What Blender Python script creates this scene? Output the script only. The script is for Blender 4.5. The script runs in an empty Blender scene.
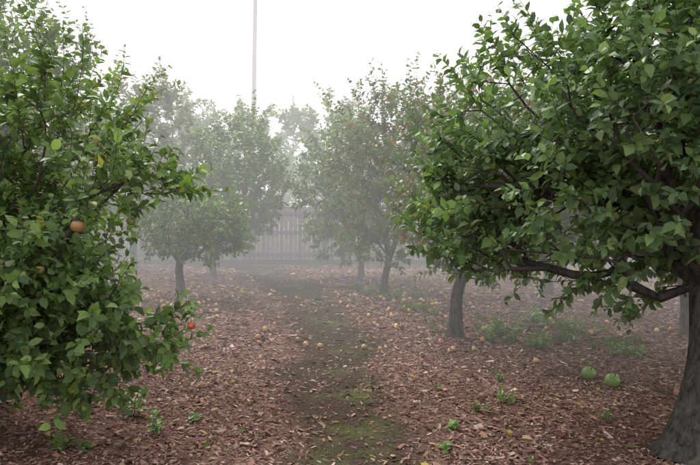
import bpy, math, numpy as np
sc=bpy.context.scene
rng=np.random.default_rng(7)

# ---------------------------------------------------------------- helpers
def nz(v):
    return v/np.maximum(np.linalg.norm(v,axis=-1,keepdims=True),1e-9)
def gh(x,y):
    x=np.asarray(x,float); y=np.asarray(y,float)
    c=pathc(y); d=np.abs(x-c)
    fade=np.clip((60-np.abs(y))/30,0,1)
    return (0.016*np.sin(1.3*x+.7)*np.cos(1.1*y+.3)+0.010*np.sin(3.1*x+2*y)+0.006*np.sin(6.3*x-4.7*y+1)
            -0.03*np.exp(-(d/0.6)**2))*fade
def pathc(y):
    return -0.1-0.012*np.clip(y-5,0,16)**2
class MB:
    def __init__(s): s.V=[];s.C=[];s.F=[];s.n=0
    def add(s,V,faces,col,mat=0):
        V=np.asarray(V,float).reshape(-1,3); col=np.asarray(col,float)
        if col.ndim==1: col=np.tile(col,(len(V),1))
        for f in faces: s.F.append((np.asarray(f,int)+s.n,mat))
        s.V.append(V); s.C.append(col); s.n+=len(V)
    def build(s,name,mats,smooth=True):
        V=np.concatenate(s.V); C=np.concatenate(s.C)
        me=bpy.data.meshes.new(name)
        lv=np.concatenate([f.ravel() for f,m in s.F]).astype(np.int32)
        tot=np.concatenate([np.full(len(f),f.shape[1]) for f,m in s.F]).astype(np.int32)
        mi=np.concatenate([np.full(len(f),m) for f,m in s.F]).astype(np.int32)
        st=np.concatenate([[0],np.cumsum(tot)[:-1]]).astype(np.int32)
        me.vertices.add(len(V)); me.vertices.foreach_set('co',V.astype(np.float32).ravel())
        me.loops.add(len(lv)); me.loops.foreach_set('vertex_index',lv)
        me.polygons.add(len(tot)); me.polygons.foreach_set('loop_start',st)
        me.polygons.foreach_set('loop_total',tot)
        me.polygons.foreach_set('material_index',mi)
        me.polygons.foreach_set('use_smooth',np.full(len(tot),smooth))
        a=me.attributes.new('tint','FLOAT_COLOR','POINT')
        a.data.foreach_set('color',np.c_[C,np.ones(len(C))].astype(np.float32).ravel())
        for m in mats: me.materials.append(m)
        me.update(calc_edges=True)
        ob=bpy.data.objects.new(name,me); sc.collection.objects.link(ob)
        return ob

# ---------------------------------------------------------------- materials
def newmat(name):
    m=bpy.data.materials.new(name); m.use_nodes=True
    nt=m.node_tree; nt.nodes.clear()
    out=nt.nodes.new('ShaderNodeOutputMaterial')
    return m,nt,out
def N(nt,t,**k):
    n=nt.nodes.new(t)
    for a,b in k.items():
        if a in n.inputs.keys(): n.inputs[a].default_value=b
        else: setattr(n,a,b)
    return n
def leafmat(name,trans=.3,rough=.36,under=True):
    # diffuse blade (paler underside) + light passing through + waxy sheen
    m,nt,out=newmat(name); L=nt.links.new
    at=N(nt,'ShaderNodeAttribute',attribute_name='tint')
    df=N(nt,'ShaderNodeBsdfDiffuse'); gl=N(nt,'ShaderNodeBsdfGlossy',Roughness=rough); gl.inputs['Color'].default_value=(.6,.64,.6,1)
    geo=N(nt,'ShaderNodeNewGeometry')
    mx=N(nt,'ShaderNodeMix',data_type='RGBA')
    mul=N(nt,'ShaderNodeMath',operation='MULTIPLY'); mul.inputs[1].default_value=.5 if under else 0
    L(geo.outputs['Backfacing'],mul.inputs[0]); L(mul.outputs[0],mx.inputs[0])
    L(at.outputs['Color'],mx.inputs[6]); mx.inputs[7].default_value=(.21,.26,.16,1)
    L(mx.outputs[2],df.inputs['Color'])
    base=df
    if trans:
        tr=N(nt,'ShaderNodeBsdfTranslucent')
        br=N(nt,'ShaderNodeVectorMath',operation='MULTIPLY'); br.inputs[1].default_value=(1.9,2.1,.9)
        L(at.outputs['Color'],br.inputs[0]); L(br.outputs[0],tr.inputs['Color'])
        ms=N(nt,'ShaderNodeMixShader'); ms.inputs[0].default_value=trans
        L(df.outputs[0],ms.inputs[1]); L(tr.outputs[0],ms.inputs[2]); base=ms
    lw=N(nt,'ShaderNodeFresnel',IOR=1.4)
    m2=N(nt,'ShaderNodeMixShader')
    if under:
        cl=N(nt,'ShaderNodeMath',operation='MINIMUM'); cl.inputs[1].default_value=.18
        L(lw.outputs[0],cl.inputs[0]); L(cl.outputs[0],m2.inputs[0])
        L(base.outputs[0],m2.inputs[1]); L(gl.outputs[0],m2.inputs[2]); L(m2.outputs[0],out.inputs['Surface'])
    else: L(base.outputs[0],out.inputs['Surface'])
    return m
def attrmat(name,rough=.8,nscale=30,lo=.65,hi=1.35,bump=0,spec=.3,bdist=.01,detail=6.0,stretch=None,moss=False):
    m,nt,out=newmat(name); L=nt.links.new
    at=N(nt,'ShaderNodeAttribute',attribute_name='tint')
    p=N(nt,'ShaderNodeBsdfPrincipled',Roughness=rough); p.inputs['Specular IOR Level'].default_value=spec
    tc=N(nt,'ShaderNodeTexCoord')
    no=N(nt,'ShaderNodeTexNoise',Scale=float(nscale),Detail=detail,Roughness=.65)
    src=tc.outputs['Object']
    if stretch:
        mp=N(nt,'ShaderNodeMapping'); mp.inputs['Scale'].default_value=stretch; L(src,mp.inputs['Vector']); src=mp.outputs[0]
    L(src,no.inputs['Vector'])
    mr=N(nt,'ShaderNodeMapRange'); mr.inputs['From Min'].default_value=.3; mr.inputs['From Max'].default_value=.7
    mr.inputs['To Min'].default_value=lo; mr.inputs['To Max'].default_value=hi
    L(no.outputs['Fac'],mr.inputs['Value'])
    s=N(nt,'ShaderNodeVectorMath',operation='SCALE'); L(at.outputs['Color'],s.inputs[0]); L(mr.outputs[0],s.inputs['Scale'])
    last=s.outputs[0]
    if moss:   # grey-green lichen blotches on the bark
        n3=N(nt,'ShaderNodeTexNoise',Scale=9.0,Detail=5.0); L(tc.outputs['Object'],n3.inputs['Vector'])
        r3=N(nt,'ShaderNodeMapRange'); r3.inputs['From Min'].default_value=.52; r3.inputs['From Max'].default_value=.66; r3.inputs['To Max'].default_value=.55
        L(n3.outputs['Fac'],r3.inputs['Value'])
        m3=N(nt,'ShaderNodeMix',data_type='RGBA'); L(r3.outputs[0],m3.inputs[0]); L(last,m3.inputs[6]); m3.inputs[7].default_value=(.17,.18,.14,1)
        last=m3.outputs[2]
    L(last,p.inputs['Base Color'])
    if bump:
        b=N(nt,'ShaderNodeBump',Strength=float(bump)); b.inputs['Distance'].default_value=bdist
        L(no.outputs['Fac'],b.inputs['Height']); L(b.outputs[0],p.inputs['Normal'])
    L(p.outputs[0],out.inputs['Surface']); return m
def plainmat(name):
    m,nt,out=newmat(name)
    at=N(nt,'ShaderNodeAttribute',attribute_name='tint'); d=N(nt,'ShaderNodeBsdfDiffuse')
    nt.links.new(at.outputs['Color'],d.inputs['Color']); nt.links.new(d.outputs[0],out.inputs['Surface']); return m
M_leaf=leafmat('apple_leaf',rough=.45)
M_bark=attrmat('bark',.9,34,.2,1.9,1.0,.2,.06,6.0,(1,1,.3),True)
M_twig=plainmat('twig_bark')
M_chip=plainmat('wood_chip')
M_dead=leafmat('dead_leaf',.0,.6,False)
M_apple=attrmat('apple_skin',.35,60,.85,1.12,0,.5,detail=2.0)
M_fence=attrmat('weathered_wood',.85,9,.75,1.2,.3,.2,detail=3.0)
M_grass=leafmat('grass_blade',.25,.5,False)

# ---------------------------------------------------------------- leaves
def add_leaves(mb,p,d,n,s,col,mat,lod,wide=1.0):
    N_=len(p)
    d=nz(d); n=nz(n-(n*d).sum(1,keepdims=True)*d); sd=np.cross(d,n)
    if lod==0:
        T=np.array([[0,0,0],[.25,-.25,.07],[.28,0,0],[.25,.25,.07],[.62,-.275,.04],[.66,0,-.05],[.62,.275,.04],[1,0,-.17]])
        tri=np.array([[0,2,1],[0,3,2],[4,5,7],[5,6,7]]); qd=np.array([[1,2,5,4],[2,3,6,5]])
    else:
        T=np.array([[0,0,0],[.45,-.32,.06],[1,0,-.12],[.45,.32,.06]])
        tri=np.array([[0,2,1],[0,3,2]]); qd=None
    k=len(T)
    ww=(wide*rng.uniform(.85,1.15,N_))[:,None,None]
    cu=rng.uniform(.2,2.0,N_)[:,None,None]
    t=T[None,:,0,None]; x=T[None,:,1,None]*ww; z=T[None,:,2,None]*cu
    V=p[:,None,:]+s[:,None,None]*(t*d[:,None,:]+x*sd[:,None,:]+z*n[:,None,:])
    off=(np.arange(N_)*k)[:,None,None]
    fs=[(tri[None]+off).reshape(-1,3)]
    if qd is not None: fs.append((qd[None]+off).reshape(-1,4))
    mb.add(V.reshape(-1,3),fs,np.repeat(col,k,axis=0),mat)

def tubes(mb,P0,P1,D0,D1,r0,r1,k,col,mat,lump=0):
    if len(P0)==0: return
    ref=np.array([.31,.93,.19])
    a=np.linspace(0,2*np.pi,k,endpoint=False)
    def ring(P,D,r,key):
        u=nz(np.cross(D,ref)); v=np.cross(nz(D),u)
        rr=r[:,None]*np.ones((1,k))
        if lump:
            rr=rr*(1+lump*np.sin(3*a[None]+P[:,2:3]*2.1)+lump*.6*np.sin(5*a[None]-P[:,2:3]*7+1))
        return P[:,None]+rr[...,None]*(np.cos(a)[None,:,None]*u[:,None]+np.sin(a)[None,:,None]*v[:,None])
    V=np.concatenate([ring(P0,D0,r0,0),ring(P1,D1,r1,1)],axis=1)
    n=len(P0); i=np.arange(k); j=(i+1)%k
    q=np.stack([i,j,j+k,i+k],1)[None]+(np.arange(n)*2*k)[:,None,None]
    mb.add(V.reshape(-1,3),[q.reshape(-1,4)],np.repeat(col,2*k,axis=0),mat)

def leaf_colors(n,pal,clump):
    c=np.array([a for a,b in pal]); w=np.array([b for a,b in pal]); w=w/w.sum()
    k=rng.choice(len(c),n,p=w)
    return c[k]*rng.uniform(.7,1.35,(n,1))*clump[:,None]
PAL_L=[((.100,.165,.052),5),((.132,.210,.062),4),((.18,.27,.08),2.4),((.068,.115,.045),2.6),((.34,.31,.07),.12)]
PAL_R=[((.095,.160,.064),5),((.128,.208,.078),4),((.18,.265,.10),2.2),((.065,.115,.052),2.6),((.29,.28,.07),.06)]
PAL_M=[((.10,.165,.055),5),((.13,.205,.065),4),((.17,.245,.08),2),((.23,.21,.06),.4)]
PAL_RED=[((.095,.155,.055),5),((.125,.19,.065),3),((.20,.11,.07),1.6),((.20,.09,.065),.6),((.13,.10,.07),1.0)]

def clumpnoise(p,ph,f=2.6):
    x,y,z=p.T
    return (np.sin(f*x+ph)*np.sin(f*1.1*y+1.7*ph)+np.sin(f*1.3*z+.6*ph)*np.sin(f*.9*x-1.3+ph)+np.sin(f*y+z*f*.7+2.2*ph)*.7)/2

def make_tree(name,base,fork,lobes,nt_,L=.075,per=12,seed=1,shoots=10,shootL=(.5,1.0),pal=PAL_M,tr=.09,lod=1,zmin=.6,thr=-.45,barkc=(.10,.085,.075),mb=None,droop=.15,extra=(),cf=2.6):
    own=mb is None
    if own: mb=MB()
    rs=np.random.default_rng(seed)
    base=np.array([base[0],base[1],float(gh(base[0],base[1]))-.05]); fork=np.array(fork,float)
    W=np.array([l[2] for l in lobes],float); W/=W.sum()
    T=[]
    while len(T)<nt_:
        l=lobes[rs.choice(len(lobes),p=W)]
        v=nz(rs.normal(size=3)); p=np.array(l[0])+np.array(l[1])*v*rs.random()**.42
        if p[2]<zmin*(.85+.3*rs.random()): continue
        if clumpnoise(p[None],seed*1.3,cf)[0]<thr+rs.normal()*.1: continue
        T.append(p)
    T=np.array(T); T=T[np.argsort(np.linalg.norm(T-fork,axis=1))]
    cap=nt_*14+200
    P=np.zeros((cap,3)); par=np.zeros(cap,int); pl=np.zeros(cap); n=0
    m=max(4,int(np.linalg.norm(fork-base)/.12))
    for i in range(m+1):
        t=i/m; q=base+(fork-base)*t
        q[0]+=.04*math.sin(t*5+seed)*t; q[1]+=.04*math.sin(t*4+seed*2)*t
        P[n]=q; par[n]=n-1; pl[n]=0; n+=1
    k0=m-1; ntr=n
    ends=[]
    step=.16 if lod==0 else .28
    for t in T:
        c=np.linalg.norm(P[k0:n]-t,axis=1)+.45*pl[k0:n]
        j=k0+int(np.argmin(c)); d=np.linalg.norm(t-P[j]); s=max(1,int(d/step)); s=min(s,12)
        a=P[j].copy(); dirp=nz(P[j]-P[par[j]]) if par[j]>=0 else np.array([0,0,1.])
        ctrl=a+dirp*d*.28+np.array([0,0,.08*d])
        prev=j
        for i in range(1,s+1):
            u=i/s; q=(1-u)**2*a+2*u*(1-u)*ctrl+u*u*t
            if i<s: q=q+rs.normal(size=3)*.012
            P[n]=q; par[n]=prev; pl[n]=pl[prev]+np.linalg.norm(q-P[prev]); prev=n; n+=1
        ends.append(prev)
    P=P[:n];par=par[:n]
    cnt=np.zeros(n); cnt[ends]+=1
    for i in range(n-1,0,-1): cnt[par[i]]+=cnt[i]
    cnt=np.maximum(cnt,1)
    R=np.maximum(.0028,tr*(cnt/cnt[0])**.5*.9)
    R[:ntr]=tr*(1+.5*np.exp(-(P[:ntr,2]-base[2]-.05)/.14))*np.linspace(1,.82,ntr)
    D=np.zeros((n,3)); D[1:]=nz(P[1:]-P[par[1:]]); D[0]=D[1]
    idx=np.arange(1,n); bc=np.array(barkc)
    for lo,hi,k in ((0,.008,3),(.008,.03,5),(.03,9,16 if lod==0 else 8)):
        s=idx[(R[idx]>=lo)&(R[idx]<hi)]
        if len(s)==0: continue
        col=bc*rs.uniform(.8,1.2,(len(s),1)) if hi<1 else np.tile(bc,(len(s),1))
        pr=R[par[s]]; pr=np.where(pr>R[s]*1.8,R[s]*1.25,pr) 
        tubes(mb,P[par[s]],P[s],D[par[s]],D[s],pr,R[s],k,col,0 if lo>=.03 else 2,lump=.08 if lo>=.03 else 0)
    cen=P[ends].mean(0)
    LP=[];LD=[];LN=[];LS=[]
    tw=[]
    up=np.array([0,0,1.])
    def leaf_on(q,axis,az,sz,out):
        u=nz(np.cross(axis,[.3,.2,.9])); v=np.cross(axis,u)
        rad=u*math.cos(az)+v*math.sin(az)
        dd=axis*.45+rad*.85+out*.25-up*droop+rs.normal(size=3)*.22
        nn=up*.8+out*.5+axis*.2+rs.normal(size=3)*.5
        LP.append(q); LD.append(dd); LN.append(nn); LS.append(sz)
    for e in ends:
        q=P[e]; o=nz(q-cen); ax=nz(o*.6+up*.35+D[e]*.5+rs.normal(size=3)*.45)
        ln=rs.uniform(.14,.34)*(1 if lod==0 else 1.3); az=rs.random()*6.28
        mid=q+ax*ln*.5; ax2=nz(ax+up*.15+rs.normal(size=3)*.15); end=mid+ax2*ln*.5
        tw.append((q,mid,ax,ax,.0028)); tw.append((mid,end,ax,ax2,.002))
        kk=max(3,int(per*rs.uniform(.6,1.3)))
        for i in range(kk):
            u=(i+.5)/kk; b=q+ax*ln*.5*min(1,2*u)+ax2*ln*.5*max(0,2*u-1)
            leaf_on(b,ax,az+i*2.4,L*rs.uniform(.6,1.15)*(1 if u<.85 else .75),o)
    thin=np.where((cnt<=4)&(np.arange(n)>ntr))[0]
    for e in thin:
        if rs.random()<.65:
            o=nz(P[e]-cen)
            for i in range(rs.integers(1,4)): leaf_on(P[e],D[e],rs.random()*6.28,L*rs.uniform(.6,1.1),o)
    def shoot(q,dr,ln,o):
        m=max(4,int(ln/(.04 if lod==0 else .07))); az=rs.random()*6.28
        bend=rs.normal(size=3)*.04
        for i in range(m):
            q2=q+dr*ln/m; nd=nz(dr+bend+rs.normal(size=3)*.03)
            tw.append((q,q2,dr,nd,.0045*(1-.6*i/m)))
            if i>0:
                for j_ in range(2): leaf_on(q2,dr,az+i*2.4+2*j_,L*rs.uniform(.65,1.1)*(1-.5*(i/m)**2),o)
            q=q2; dr=nd
    E=np.array(ends); sc_=(P[E]-cen)@np.array([0,0,1.])+.35*np.linalg.norm((P[E]-cen)[:,:2],axis=1)+rs.normal(size=len(E))*.25
    for e in E[np.argsort(-sc_)[:shoots]]:
        o=nz((P[e]-cen)*[1,1,.2]); dr=nz(up*.9+o*rs.uniform(.1,.9)+rs.normal(size=3)*.2)
        shoot(P[e].copy(),dr,rs.uniform(*shootL),o)
    for (x,y,z,dx,dy,dz,ln) in extra:
        t=np.array([x,y,z]); e=E[np.argmin(np.linalg.norm(P[E]-t,axis=1))]
        shoot(P[e].copy(),nz(np.array([dx,dy,dz],float)),ln,nz(np.array([dx,dy,0.01])))
    tw_=[np.array([t[i] for t in tw]) for i in range(5)]
    tubes(mb,tw_[0],tw_[1],tw_[2],tw_[3],tw_[4],tw_[4]*.85,3,np.tile(bc*np.array([.9,.75,.65]),(len(tw),1)),2)
    LP=np.array(LP);LD=np.array(LD);LN=np.array(LN);LS=np.array(LS)
    cl=1+.28*clumpnoise(LP,seed*.7,4.0)
    add_leaves(mb,LP,LD,LN,LS,leaf_colors(len(LP),pal,cl),1,lod)
    print(name,'leaves',len(LP))
    if own: return mb.build(name,[M_bark,M_leaf,M_twig])

T='apple_tree'
# left foreground
make_tree(T,(-2.95,5.5),(-2.6,5.15,.6),[((-2.5,4.9,1.75),(.95,1.0,.75),4.2),((-1.8,4.6,.78),(.66,.65,.46),2.4),((-2.75,4.7,1.15),(1.0,1.0,.62),3.4),((-1.6,4.5,1.72),(.5,.5,.25),.9),((-2.25,4.4,1.2),(.6,.5,.35),1.1),((-2.5,4.7,.55),(.75,.55,.35),1.7)],
          1150,L=.09,per=12,seed=3,shoots=36,shootL=(.3,.75),pal=PAL_L,tr=.10,lod=0,zmin=.30,thr=-.18,cf=3.8,
          extra=[(-1.6,4.5,1.8,.75,0,.55,.5),(-1.5,4.5,1.7,.9,.1,.35,.4),(-1.6,4.5,1.7,.9,-.1,.1,.45),(-1.9,4.5,2.1,.3,0,.9,.6),(-1.7,4.5,2.0,.5,.1,.8,.6),(-1.75,4.5,1.9,.6,.1,.7,.65),(-1.3,4.5,.8,.9,0,.6,.3),(-1.25,4.4,.7,.9,0,.15,.25),(-1.3,4.4,.6,.7,0,-.1,.28),(-1.6,4.3,.6,.5,-.2,-.5,.33),(-1.5,4.3,.6,.2,-.2,-.6,.3),(-1.9,4.3,.6,.1,-.2,-.6,.25),(-1.5,4.4,1.0,.6,-.2,.8,.35),(-1.9,4.8,2.3,.2,0,1,.55),(-2.1,4.7,2.4,.1,0,1,.6),(-1.7,4.4,1.1,.4,-.1,.9,.4)])
# right foreground
make_tree(T,(2.20,4.25),(2.42,4.45,1.02),[((2.7,5.2,2.0),(2.15,1.8,1.25),8),((1.35,5.0,1.55),(.85,.9,.55),2.2),((2.5,4.3,2.3),(1.4,.8,.9),2.6)],
          1950,L=.094,per=13,seed=11,shoots=65,shootL=(.3,.85),pal=PAL_R,tr=.18,lod=0,zmin=.98,thr=-.38,cf=3.0,barkc=(.085,.075,.07),
          extra=[(1.0,5,2.2,-.5,0,.8,.6),(.8,5,1.9,-.8,0,.6,.4),(1.3,5,2.5,-.4,0,.9,.6),(2.0,4.4,1.1,-.1,-.2,-.8,.3),(1.9,4.6,1.1,-.2,-.2,-.6,.3),(.9,5,1.7,-.9,0,.35,.35),(1.0,4.6,1.3,-.7,-.1,-.2,.3),(1.2,4.9,2.4,-.6,0,.8,.5)])
# right row
make_tree(T,(1.32,8.57),(1.4,8.6,.75),[((1.85,8.8,1.95),(1.4,1.4,1.25),5)],650,L=.105,per=12,seed=21,shoots=34,shootL=(.4,.8),pal=PAL_RED,tr=.085,zmin=.7,thr=-.6)
make_tree(T,(.68,13.6),(.75,13.6,.7),[((.9,13.6,2.3),(1.4,1.35,1.75),5)],700,L=.125,per=12,seed=22,shoots=34,shootL=(.5,1.0),pal=PAL_RED,tr=.075,zmin=.55,thr=-.6)
make_tree(T,(.3,17.0),(.25,17,.6),[((-.05,17,2.1),(1.4,1.5,1.7),5)],500,L=.16,per=12,seed=23,shoots=30,shootL=(.5,1.1),pal=PAL_M,tr=.075,zmin=.35,thr=-.6)
make_tree(T,(4.4,8.8),(4.3,8.8,.9),[((4.4,8.8,2.0),(1.8,1.6,1.3),5)],350,L=.17,per=11,seed=24,shoots=25,pal=PAL_R,tr=.09,zmin=.8)
make_tree(T,(3.9,13.4),(3.9,13.4,.8),[((3.9,13.4,2.2),(1.9,1.7,1.6),5)],350,L=.18,per=11,seed=25,shoots=25,pal=PAL_M,tr=.09,zmin=.6)
make_tree(T,(4.0,18.0),(4.0,18.0,.8),[((3.9,18,2.3),(2.0,1.7,1.9),5)],300,L=.21,per=10,seed=26,shoots=20,pal=PAL_M,tr=.09,zmin=.5)
make_tree(T,(7.9,12.0),(7.9,12,.9),[((7.9,12,2.2),(2.0,1.8,1.7),5)],280,L=.21,per=10,seed=27,shoots=20,pal=PAL_M,tr=.09,zmin=.6)
# left row
make_tree(T,(-4.8,9.4),(-4.8,9.4,1.0),[((-4.7,9.4,2.6),(1.5,1.6,1.75),5)],700,L=.12,per=12,seed=31,shoots=34,shootL=(.4,.9),pal=PAL_M,tr=.10,zmin=.8)
make_tree(T,(-3.24,12.9),(-3.2,12.9,.65),[((-2.95,12.9,1.3),(1.1,1.05,.62),5)],420,L=.11,per=12,seed=32,shoots=14,shootL=(.2,.45),pal=PAL_M,tr=.085,zmin=.66,thr=-.7)
make_tree(T,(-3.5,17.3),(-3.45,17.3,.8),[((-2.9,17.4,2.4),(1.2,1.4,1.6),5)],500,L=.16,per=12,seed=33,shoots=26,shootL=(.5,1.0),pal=PAL_M,tr=.08,zmin=.7,thr=-.6)
make_tree(T,(-6.2,19.5),(-6.2,19.5,1.2),[((-6.1,19.5,3.2),(2.2,2.0,2.0),5)],450,L=.21,per=11,seed=34,shoots=30,shootL=(.5,1.0),pal=PAL_RED,tr=.11,zmin=1.0)
make_tree(T,(-7.6,14.0),(-7.6,14,1.0),[((-7.5,14,2.8),(2.0,1.8,1.9),5)],350,L=.21,per=11,seed=35,shoots=20,pal=PAL_M,tr=.10,zmin=.7)
mb=MB()
for i,(x,y,z,r,h) in enumerate([(-14,34,3,4,3.4),(-8.5,32,3.4,2.6,3.2),(-5.3,38,3.6,3.0,3.4),(-1.2,33,3.6,2.8,3.2),(4.5,32,3.4,3.2,3.2),(10,34,3.2,3.6,3.4),(17,32,3.2,4,3.2),(-20,31,3.4,4,3.6)]):
    make_tree('distant_trees',(x,y),(x,y,1.4),[((x,y,z),(r,r*.8,h),5)],220,L=.42,per=9,seed=50+i,shoots=20,shootL=(.8,1.8),pal=PAL_M,tr=.14,zmin=.8,mb=mb)
mb.build('distant_trees',[M_bark,M_leaf,M_twig])

# ---------------------------------------------------------------- ground
def axis(lo,hi,st,far):
    a=np.arange(lo,hi+1e-6,st); g=[];s=st;p=hi
    while p<far: s*=1.35; p+=s; g.append(p)
    g2=[];s=st;p=lo
    while p>-far: s*=1.35; p-=s; g2.append(p)
    return np.concatenate([g2[::-1],a,g])
gx=axis(-7,7,.09,400); gy=axis(2,23,.09,400)
X,Y=np.meshgrid(gx,gy)
Z=gh(X,Y)
rg=np.random.default_rng(5)
near=(np.abs(X)<7.2)&(Y>1.8)&(Y<23.2)
Z=Z+near*rg.normal(size=Z.shape)*.004
def pathd(x,y): return np.abs(x-pathc(y)-.12*np.sin(y*1.7)-.07*np.sin(y*4.3+1)-.04*np.sin(y*9+x*5))/(.44+.03*np.clip(y-4,0,12))
pd=pathd(X,Y); pm=np.clip(1.35-pd,0,1)*(Y<22)
moss=np.clip(1.2-np.abs(X-pathc(Y)-.12)/.35,0,1)*(Y<22)*(Y>0)
ny,nx=X.shape; I=np.arange(ny*nx).reshape(ny,nx)
q=np.stack([I[:-1,:-1],I[:-1,1:],I[1:,1:],I[1:,:-1]],-1).reshape(-1,4)
m,nt,out=newmat('mulch_ground'); Lk=nt.links.new
at=N(nt,'ShaderNodeAttribute',attribute_name='tint'); sep=N(nt,'ShaderNodeSeparateColor'); Lk(at.outputs['Color'],sep.inputs[0])
tc=N(nt,'ShaderNodeTexCoord')
n1=N(nt,'ShaderNodeTexNoise',Scale=1.6,Detail=4.0,Roughness=.6); Lk(tc.outputs['Object'],n1.inputs['Vector'])
n2=N(nt,'ShaderNodeTexNoise',Scale=35.0,Detail=4.0,Roughness=.7); Lk(tc.outputs['Object'],n2.inputs['Vector'])
def mix(a,b,f):
    x=N(nt,'ShaderNodeMix',data_type='RGBA')
    for s,v in ((6,a),(7,b),(0,f)):
        if hasattr(v,'is_linked'): Lk(v,x.inputs[s])
        else: x.inputs[s].default_value=v
    return x.outputs[2]
def rmp(v,a,b):
    x=N(nt,'ShaderNodeMapRange'); x.inputs['From Min'].default_value=a; x.inputs['From Max'].default_value=b
    Lk(v,x.inputs['Value']); return x.outputs[0]
mul=mix((.095,.058,.047,1),(.28,.182,.150,1),rmp(n2.outputs['Fac'],.35,.7))
soil=mix((.042,.032,.027,1),(.13,.094,.078,1),rmp(n2.outputs['Fac'],.35,.75))
ad=N(nt,'ShaderNodeMath',operation='ADD'); Lk(sep.outputs[0],ad.inputs[0])
ms_=N(nt,'ShaderNodeMath',operation='SUBTRACT'); Lk(n1.outputs['Fac'],ms_.inputs[0]); ms_.inputs[1].default_value=.5; Lk(ms_.outputs[0],ad.inputs[1])
col=mix(mul,soil,rmp(ad.outputs[0],.15,.7))
mm=N(nt,'ShaderNodeMath',operation='MULTIPLY'); Lk(sep.outputs[1],mm.inputs[0]); Lk(rmp(n1.outputs['Fac'],.48,.62),mm.inputs[1])
mm2=N(nt,'ShaderNodeMath',operation='MULTIPLY'); Lk(mm.outputs[0],mm2.inputs[0]); mm2.inputs[1].default_value=.5
col=mix(col,(.13,.16,.06,1),mm2.outputs[0])
p=N(nt,'ShaderNodeBsdfDiffuse')
Lk(col,p.inputs['Color'])
b=N(nt,'ShaderNodeBump',Strength=.9); b.inputs['Distance'].default_value=.02; Lk(n2.outputs['Fac'],b.inputs['Height']); Lk(b.outputs[0],p.inputs['Normal'])
Lk(p.outputs[0],out.inputs['Surface'])
mb=MB(); mb.add(np.stack([X,Y,Z],-1),[q],np.stack([pm,moss,pm*0],-1).reshape(-1,3)); mb.build('ground',[m])

def chips(n,y0,y1,sz):
    y=rg.uniform(y0,y1,n); x=rg.uniform(-1,1,n)*(y1*.56+.5)
    ok=np.abs(x)<.56*y+.6; x=x[ok]; y=y[ok]; n=len(x)
    pdv=pathd(x,y)+rg.normal(size=n)*.18
    cl=clumpnoise(np.stack([x,y,0*x],1),.4,3.1)
    keep=(rg.random(n)<np.clip((pdv-.5)*1.1,.16,1))&(rg.random(n)<.8+.3*cl)
    x=x[keep];y=y[keep];n=len(x)
    z=gh(x,y)+rg.uniform(.004,.018,n)
    a=rg.uniform(0,6.28,n); d=np.stack([np.cos(a),np.sin(a),rg.normal(size=n)*.22],1)
    nn=np.stack([rg.normal(size=n)*.3,rg.normal(size=n)*.3,np.ones(n)],1)
    d=nz(d); nn=nz(nn-(nn*d).sum(1,keepdims=True)*d); s=np.cross(d,nn)
    l=sz*rg.lognormal(-.12,.45,n)[:,None]; w=l*rg.uniform(.15,.55,n)[:,None]
    P_=np.stack([x,y,z],1)
    V=np.stack([P_-d*l*.5-s*w*.5*rg.uniform(.3,1,(n,1)),P_+d*l*.5-s*w*.5,P_+d*l*.5*rg.uniform(.6,1,(n,1))+s*w*.5,P_-d*l*.5+s*w*.5*rg.uniform(.5,1,(n,1))],1)
    pal=np.array([[.27,.165,.132],[.165,.098,.078],[.36,.245,.205],[.08,.052,.043],[.50,.41,.35],[.31,.175,.130]])
    k=rg.choice(6,n,p=[.27,.24,.17,.14,.06,.12])
    c=pal[k]*rg.uniform(.75,1.25,(n,1))*(1+.18*clumpnoise(np.stack([x,y,0*x],1),1.9,1.3))[:,None]
    mbc.add(V.reshape(-1,3),[np.arange(n*4).reshape(-1,4)],np.repeat(c,4,axis=0))
mbc=MB()
chips(125000,3.2,7.5,.029); chips(80000,7.5,13,.045); chips(40000,13,21.3,.072)
mbc.build('wood_chips',[M_chip],False)

# fallen leaves
n=2400
y=3+rg.random(n)**1.4*17; x=rg.uniform(-1,1,n)*(1.5+y*.5)
k=np.abs(x-pathc(y))<.45; keep=~k|(rg.random(n)<.45); x=x[keep];y=y[keep];n=len(x)
a=rg.uniform(0,6.28,n)
mb=MB()
pal=np.array([[.24,.15,.08],[.13,.075,.05],[.36,.28,.17],[.32,.25,.07],[.10,.13,.04],[.44,.38,.31]])
c=pal[rg.choice(6,n,p=[.3,.28,.14,.08,.12,.08])]*rg.uniform(.7,1.2,(n,1))
add_leaves(mb,np.stack([x,y,gh(x,y)+.024],1),np.stack([np.cos(a),np.sin(a),rg.normal(size=n)*.2],1),np.stack([rg.normal(size=n)*.35,rg.normal(size=n)*.35,np.ones(n)],1),rg.uniform(.03,.075,n),c,0,0)
mb.build('fallen_leaves',[M_dead])

# grass tufts
mb=MB(); ps=[]
for i in range(260):
    y=3.2+rg.random()**1.2*13; x=float(pathc(y))+rg.normal()*.28+.08
    ps.append((x,y,rg.integers(6,20),.022))
for px_,py_,k_ in ((1.2,10.8,60),(.75,13.2,70),(.3,14.6,60),(-2.9,8.0,40),(-3,4.5,25),(.9,11.2,40),(2.2,8.2,60),(2.8,9.3,70),(1.6,9.3,50),(3.1,7.9,50)):
    for j in range(8): ps.append((px_+rg.normal()*.3,py_+rg.normal()*.3,k_//2,.1))
B=[]
for x,y,k_,h in ps:
    xx=x+rg.normal(size=k_)*.05; yy=y+rg.normal(size=k_)*.05
    B.append(np.c_[xx,yy,rg.uniform(.4,1.2,k_)*h])
B=np.concatenate(B); n=len(B); a=rg.uniform(0,6.28,n)
hd=np.stack([np.cos(a),np.sin(a),0*a],1); base=np.c_[B[:,:2],gh(B[:,0],B[:,1])]
h=B[:,2:3]; w=.0022+h*.03; sd=np.stack([-np.sin(a),np.cos(a),0*a],1)
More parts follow.
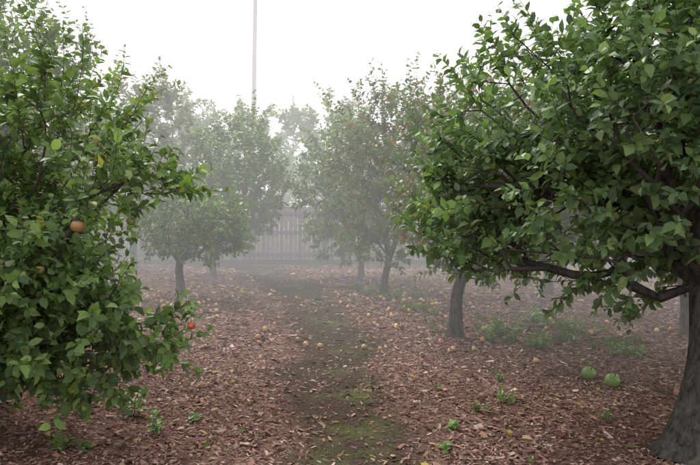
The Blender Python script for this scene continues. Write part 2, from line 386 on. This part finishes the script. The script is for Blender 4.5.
V=np.stack([base-sd*w,base+sd*w,base+hd*h*.25+sd*w*.8+[0,0,1]*h*.7,base+hd*h*.25-sd*w*.8+[0,0,1]*h*.7,base+hd*h*.8+[0,0,1]*h],1)
o=(np.arange(n)*5)[:,None]
gc=np.array([[.08,.13,.04],[.11,.17,.05],[.15,.17,.06]])[rg.integers(0,3,n)]*rg.uniform(.8,1.2,(n,1))
mb.add(V.reshape(-1,3),[np.array([[0,1,2,3]])+o,np.array([[3,2,4]])+o],np.repeat(gc,5,axis=0)); mb.build('grass_tufts',[M_grass])

# low weeds
def weed(x,y,r,h,n,L,col):
    mb=MB(); z=float(gh(x,y)); P0=[];P1=[];LP=[];LD=[];LN=[];LS=[]
    for i in range(max(4,n//5)):
        a=rg.random()*6.28; rr=r*rg.random()**.6; tip=np.array([x+rr*math.cos(a),y+rr*math.sin(a),z+h*rg.uniform(.4,1)])
        b0=np.array([x+rr*.3*math.cos(a),y+rr*.3*math.sin(a),z-.01]); P0.append(b0);P1.append(tip)
        for j in range(5):
            u=.35+.65*j/4; aa=a+j*2.4
            LP.append(b0+(tip-b0)*u); LD.append([math.cos(aa),math.sin(aa),.35+rg.normal()*.3]); LN.append([rg.normal()*.3,rg.normal()*.3,1]); LS.append(L*rg.uniform(.6,1.2))
    P0=np.array(P0);P1=np.array(P1);D=nz(P1-P0); k=np.full(len(P0),.0025)
    tubes(mb,P0,P1,D,D,k,k*.7,3,np.tile([.08,.11,.04],(len(P0),1)),0)
    n2=len(LP); add_leaves(mb,np.array(LP),np.array(LD,float),np.array(LN,float),np.array(LS),np.array(col)*rg.uniform(.7,1.3,(n2,1)),1,0,1.1)
    mb.build('weed_plant',[M_twig,M_leaf])
G1=(.14,.27,.06); G2=(.11,.21,.05)
for a in [(2.0,8.7,.28,.30,100,.085,G1),(2.55,9.3,.3,.28,90,.085,G1),(1.75,8.2,.2,.18,45,.07,G1),(2.95,8.8,.25,.25,60,.08,G1),(2.2,7.7,.25,.2,60,.07,G1),(3.0,7.4,.25,.2,50,.07,G1),(2.6,8.1,.25,.2,50,.07,G2),
          (-1.66,5.2,.1,.2,30,.065,G1),(-1.36,4.75,.09,.17,30,.06,G1),(-1.84,4.35,.08,.14,26,.055,G1),(-1.15,5.0,.07,.06,10,.05,G2),
          (.72,4.75,.05,.09,16,.045,G1),(1.0,5.15,.08,.1,24,.05,G2),(1.25,5.4,.09,.12,28,.05,G1),(.62,4.4,.05,.06,12,.04,G1),(1.35,6.2,.08,.08,16,.045,G2),(1.9,5.0,.07,.07,14,.045,G2),
          (.8,12.4,.3,.2,60,.07,G1),(1.3,12.8,.3,.2,60,.07,G1),(.35,13.5,.3,.15,50,.07,G1),(-4.1,12.5,.3,.15,40,.07,G2),(-1.7,4.35,.08,.06,14,.045,G2)]:
    weed(*a)

# apples
def apple(mb,c,r,col,blush,stem=True,tilt=None,nu=14,nv=9):
    th=np.linspace(0,np.pi,nv); ph=np.linspace(0,2*np.pi,nu,endpoint=False)
    rad=r*(np.sin(th)**.85)*(1+.06*np.cos(th)); zz=r*(.92*np.cos(th)-.32*np.exp(-(th/.38)**2)+.16*np.exp(-((np.pi-th)/.35)**2))
    V=np.stack([rad[:,None]*np.cos(ph)*(1+.03*np.cos(5*ph)*(th[:,None]>2)),rad[:,None]*np.sin(ph),zz[:,None]+0*ph],-1).reshape(-1,3)
    ax=nz(rg.normal(size=3)) if tilt is None else nz(np.array(tilt,float))
    u=nz(np.cross(ax,[.2,.9,.1])); v=np.cross(ax,u); Rm=np.stack([u,v,ax],0)
    bd=nz(rg.normal(size=3)+[0,0,.6]); dn=nz(V)@bd
    f=np.clip(dn*.9+.25,0,1)[:,None]
    C=np.array(col)*(1-f)+np.array(blush)*f
    i=np.arange(nv-1)[:,None]*nu; j=np.arange(nu)[None]; j2=(j+1)%nu
    q=np.stack([i+j,i+nu+j,i+nu+j2,i+j2],-1).reshape(-1,4)
    mb.add(V@Rm+c,[q],C,0)
    if stem:
        s0=np.array([[0,0,r*.55]])@Rm+c; s1=np.array([[r*.12,0,r*1.2]])@Rm+c; D=nz(s1-s0)
        tubes(mb,s0,s1,D,D,np.array([r*.05]),np.array([r*.04]),4,np.array([[.06,.045,.03]]),0)
YEL=[(.58,.40,.17),(.48,.28,.13),(.52,.22,.12),(.60,.46,.24),(.38,.38,.14),(.22,.11,.055)]
BL=[(.52,.20,.09),(.42,.10,.06),(.55,.28,.12),(.50,.36,.14)]
mb=MB()
def drop(x,y,r=None):
    r=r or rg.uniform(.028,.042)
    apple(mb,np.array([x,y,float(gh(x,y))+r*.8]),r,YEL[rg.integers(6)],BL[rg.integers(4)],nu=12,nv=8)
for x,y in ((-1.14,8.35),(-.52,8.0),(-.35,7.95),(-.63,8.2)): drop(x,y,.038)
for cx,cy,sx,sy,k in ((-2.6,12.4,.9,1.2,42),(-3.1,11.3,.6,.8,9),(1.1,9.7,.5,1.0,20),(1.3,12.2,.7,1.3,34),(.3,13.5,.8,1.6,10),(-.6,16,1.5,2,14),(1.9,7.9,.7,.5,4),(2.6,9.6,.9,1.0,12),(-2.2,17,1.6,1.6,22),(-1.6,9.5,.9,1.6,4)):
    for i in range(k):
        x_=cx+rg.normal()*sx; y_=cy+rg.normal()*sy
        if abs(x_-float(pathc(y_)))<.4 and rg.random()<.7: x_+=.9
        drop(x_,y_)
mb.build('fallen_apples',[M_apple])
for x,y in ((2.22,6.3),(2.33,6.02)):
    mb=MB(); apple(mb,np.array([x,y,float(gh(x,y))+.06]),.066,(.15,.25,.06),(.19,.28,.08),tilt=(.3,-.4,.8),nu=24,nv=16); mb.build('green_apple',[M_apple])
for x,y,z,r,c,b in ((-1.6,4.0,1.45,.040,(.30,.17,.06),(.24,.10,.05)),(-1.92,4.2,1.18,.030,(.4,.24,.08),(.4,.09,.04)),(-1.03,4.4,.80,.026,(.5,.10,.05),(.45,.03,.03)),(-1.4,4.35,1.48,.03,(.16,.24,.08),(.28,.2,.06)),
                    (1.62,4.2,1.35,.032,(.16,.26,.09),(.2,.28,.1))):
    mb=MB(); apple(mb,np.array([x,y,z]),r,c,b,tilt=(.1,.1,1),nu=20,nv=14)
    s0=np.array([[x,y,z+r*.5]]); s1=np.array([[x-.01,y+.03,z+r+.04]]); D=nz(s1-s0)
    tubes(mb,s0,s1,D,D,np.array([.002]),np.array([.003]),4,np.array([[.06,.045,.03]]),0)
    s2=s1+[[-.08,.25,.1]]; D2=nz(s2-s1); tubes(mb,s1,s2,D2,D2,np.array([.003]),np.array([.005]),4,np.array([[.06,.045,.03]]),0)
    k_=16; aa=np.arange(k_)*2.4; base_=s1+(s2-s1)*np.linspace(-.1,.8,k_)[:,None]
    add_leaves(mb,base_,np.stack([np.cos(aa),np.sin(aa)-.3,rng.normal(size=k_)*.4-.4],1),np.stack([rng.normal(size=k_)*.3,rng.normal(size=k_)*.3-.5,np.ones(k_)],1),rng.uniform(.06,.1,k_),leaf_colors(k_,PAL_L,np.ones(k_)),1,0)
    mb.build('apple',[M_apple,M_leaf])

# ---------------------------------------------------------------- fence
fy=21.8
def box(mb,x0,x1,y0,y1,z0,z1,col):
    V=np.array([[x,y,z] for z in (z0,z1) for y in (y0,y1) for x in (x0,x1)])
    F=[[0,2,3,1],[4,5,7,6],[0,1,5,4],[2,6,7,3],[0,4,6,2],[1,3,7,5]]
    mb.add(V,[np.array(F)],col)
mb=MB(); x=-22.
wc=np.array([.27,.255,.25])
while x<22:
    w=.135+rg.normal()*.004; z1=1.86+rg.normal()*.006
    box(mb,x,x+w,fy+rg.normal()*.002,fy+.02,.03,z1,wc*rg.uniform(.65,1.2)); x+=w+.010
for z in (.3,1.0,1.6): box(mb,-22,22,fy-.045,fy-.006,z,z+.09,wc*.6)
for i in range(-9,10): box(mb,i*2.4-.8-.05,i*2.4-.8+.05,fy-.15,fy-.048,-.1,1.98,wc*.4)
box(mb,-22,22,fy-.05,fy+.05,1.885,1.92,wc*1.1)
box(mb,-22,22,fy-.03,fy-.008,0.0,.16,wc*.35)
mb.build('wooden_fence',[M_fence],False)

# ---------------------------------------------------------------- utility poles
def pole(x,y,h,r,lean):
    mb=MB(); k=12; Z_=np.linspace(-.5,h,k); P=np.stack([x+lean*Z_,y+0*Z_,Z_],1); D=np.tile([lean,0,1.],(k-1,1)); R=np.linspace(r,r*.72,k)
    tubes(mb,P[:-1],P[1:],D,D,R[:-1],R[1:],12,np.tile([.42,.40,.39],(k-1,1)),0)
    t=x+lean*h
    for dz in (.5,1.3):
        if h<15: break
        box(mb,t-1.1,t+1.1,y-r-.1,y-r+.02,h-dz-.06,h-dz+.06,np.array([.2,.19,.18]))
        for dx in (-1,-.5,.5,1):
            P0=np.array([[t+dx,y-r-.04,h-dz+.06]]);P1=P0+[0,0,.18];Dn=np.array([[0,0,1.]])
            tubes(mb,P0,P1,Dn,Dn,np.array([.04]),np.array([.06]),6,np.array([[.3,.3,.3]]),0)
    mb.build('utility_pole',[M_fence])
pole(-6.5,45,19,.17,.018); pole(-5.0,60,12.2,.12,0)

# ---------------------------------------------------------------- mist bank
m,nt,out=newmat('glowing_mist_volume')
DEN=.0155
ab=N(nt,'ShaderNodeVolumeAbsorption',Density=DEN); ab.inputs['Color'].default_value=(0,0,0,1)
em=N(nt,'ShaderNodeEmission',Strength=DEN); em.inputs['Color'].default_value=(1.14,1.12,1.12,1)  # mist glows by itself: emission stands in for scattered skylight
ad=N(nt,'ShaderNodeAddShader'); nt.links.new(ab.outputs[0],ad.inputs[0]); nt.links.new(em.outputs[0],ad.inputs[1]); nt.links.new(ad.outputs[0],out.inputs['Volume'])
mb=MB(); box(mb,-120,120,5.4,160,-1,14,np.array([1,1,1.])); mb.build('mist',[m],False)

# ---------------------------------------------------------------- light
w=bpy.data.worlds.new('World'); sc.world=w; w.use_nodes=True; nt=w.node_tree; nt.nodes.clear()
out=nt.nodes.new('ShaderNodeOutputWorld'); bg=nt.nodes.new('ShaderNodeBackground'); sky=nt.nodes.new('ShaderNodeTexSky')
sky.sky_type='NISHITA'; sky.sun_disc=False
EL,AZ=48,-25
sky.sun_elevation=math.radians(EL); sky.sun_rotation=math.radians(AZ); sky.dust_density=4
mx=nt.nodes.new('ShaderNodeMix'); mx.data_type='RGBA'; mx.inputs[0].default_value=.9
nt.links.new(sky.outputs[0],mx.inputs[6]); mx.inputs[7].default_value=(10.2,9.8,9.7,1)
nt.links.new(mx.outputs[2],bg.inputs[0]); bg.inputs[1].default_value=.15; nt.links.new(bg.outputs[0],out.inputs[0])
w.cycles.sampling_method='MANUAL'; w.cycles.sample_map_resolution=256
s=bpy.data.lights.new('sun','SUN'); s.energy=3.2; s.angle=math.radians(18); s.color=(1,.95,.88)
so=bpy.data.objects.new('sun',s); sc.collection.objects.link(so)
so.rotation_euler=(math.radians(90-EL),0,math.radians(180-AZ))

cam=bpy.data.cameras.new('camera'); co=bpy.data.objects.new('camera',cam); sc.collection.objects.link(co)
co.location=(0,0,1.5); co.rotation_euler=(math.radians(90-1.22),0,0); cam.lens=35; cam.sensor_width=36; cam.clip_end=1000; cam.clip_start=.05
sc.camera=co
sc.view_settings.view_transform='Standard'; sc.view_settings.look='None'; sc.view_settings.exposure=0
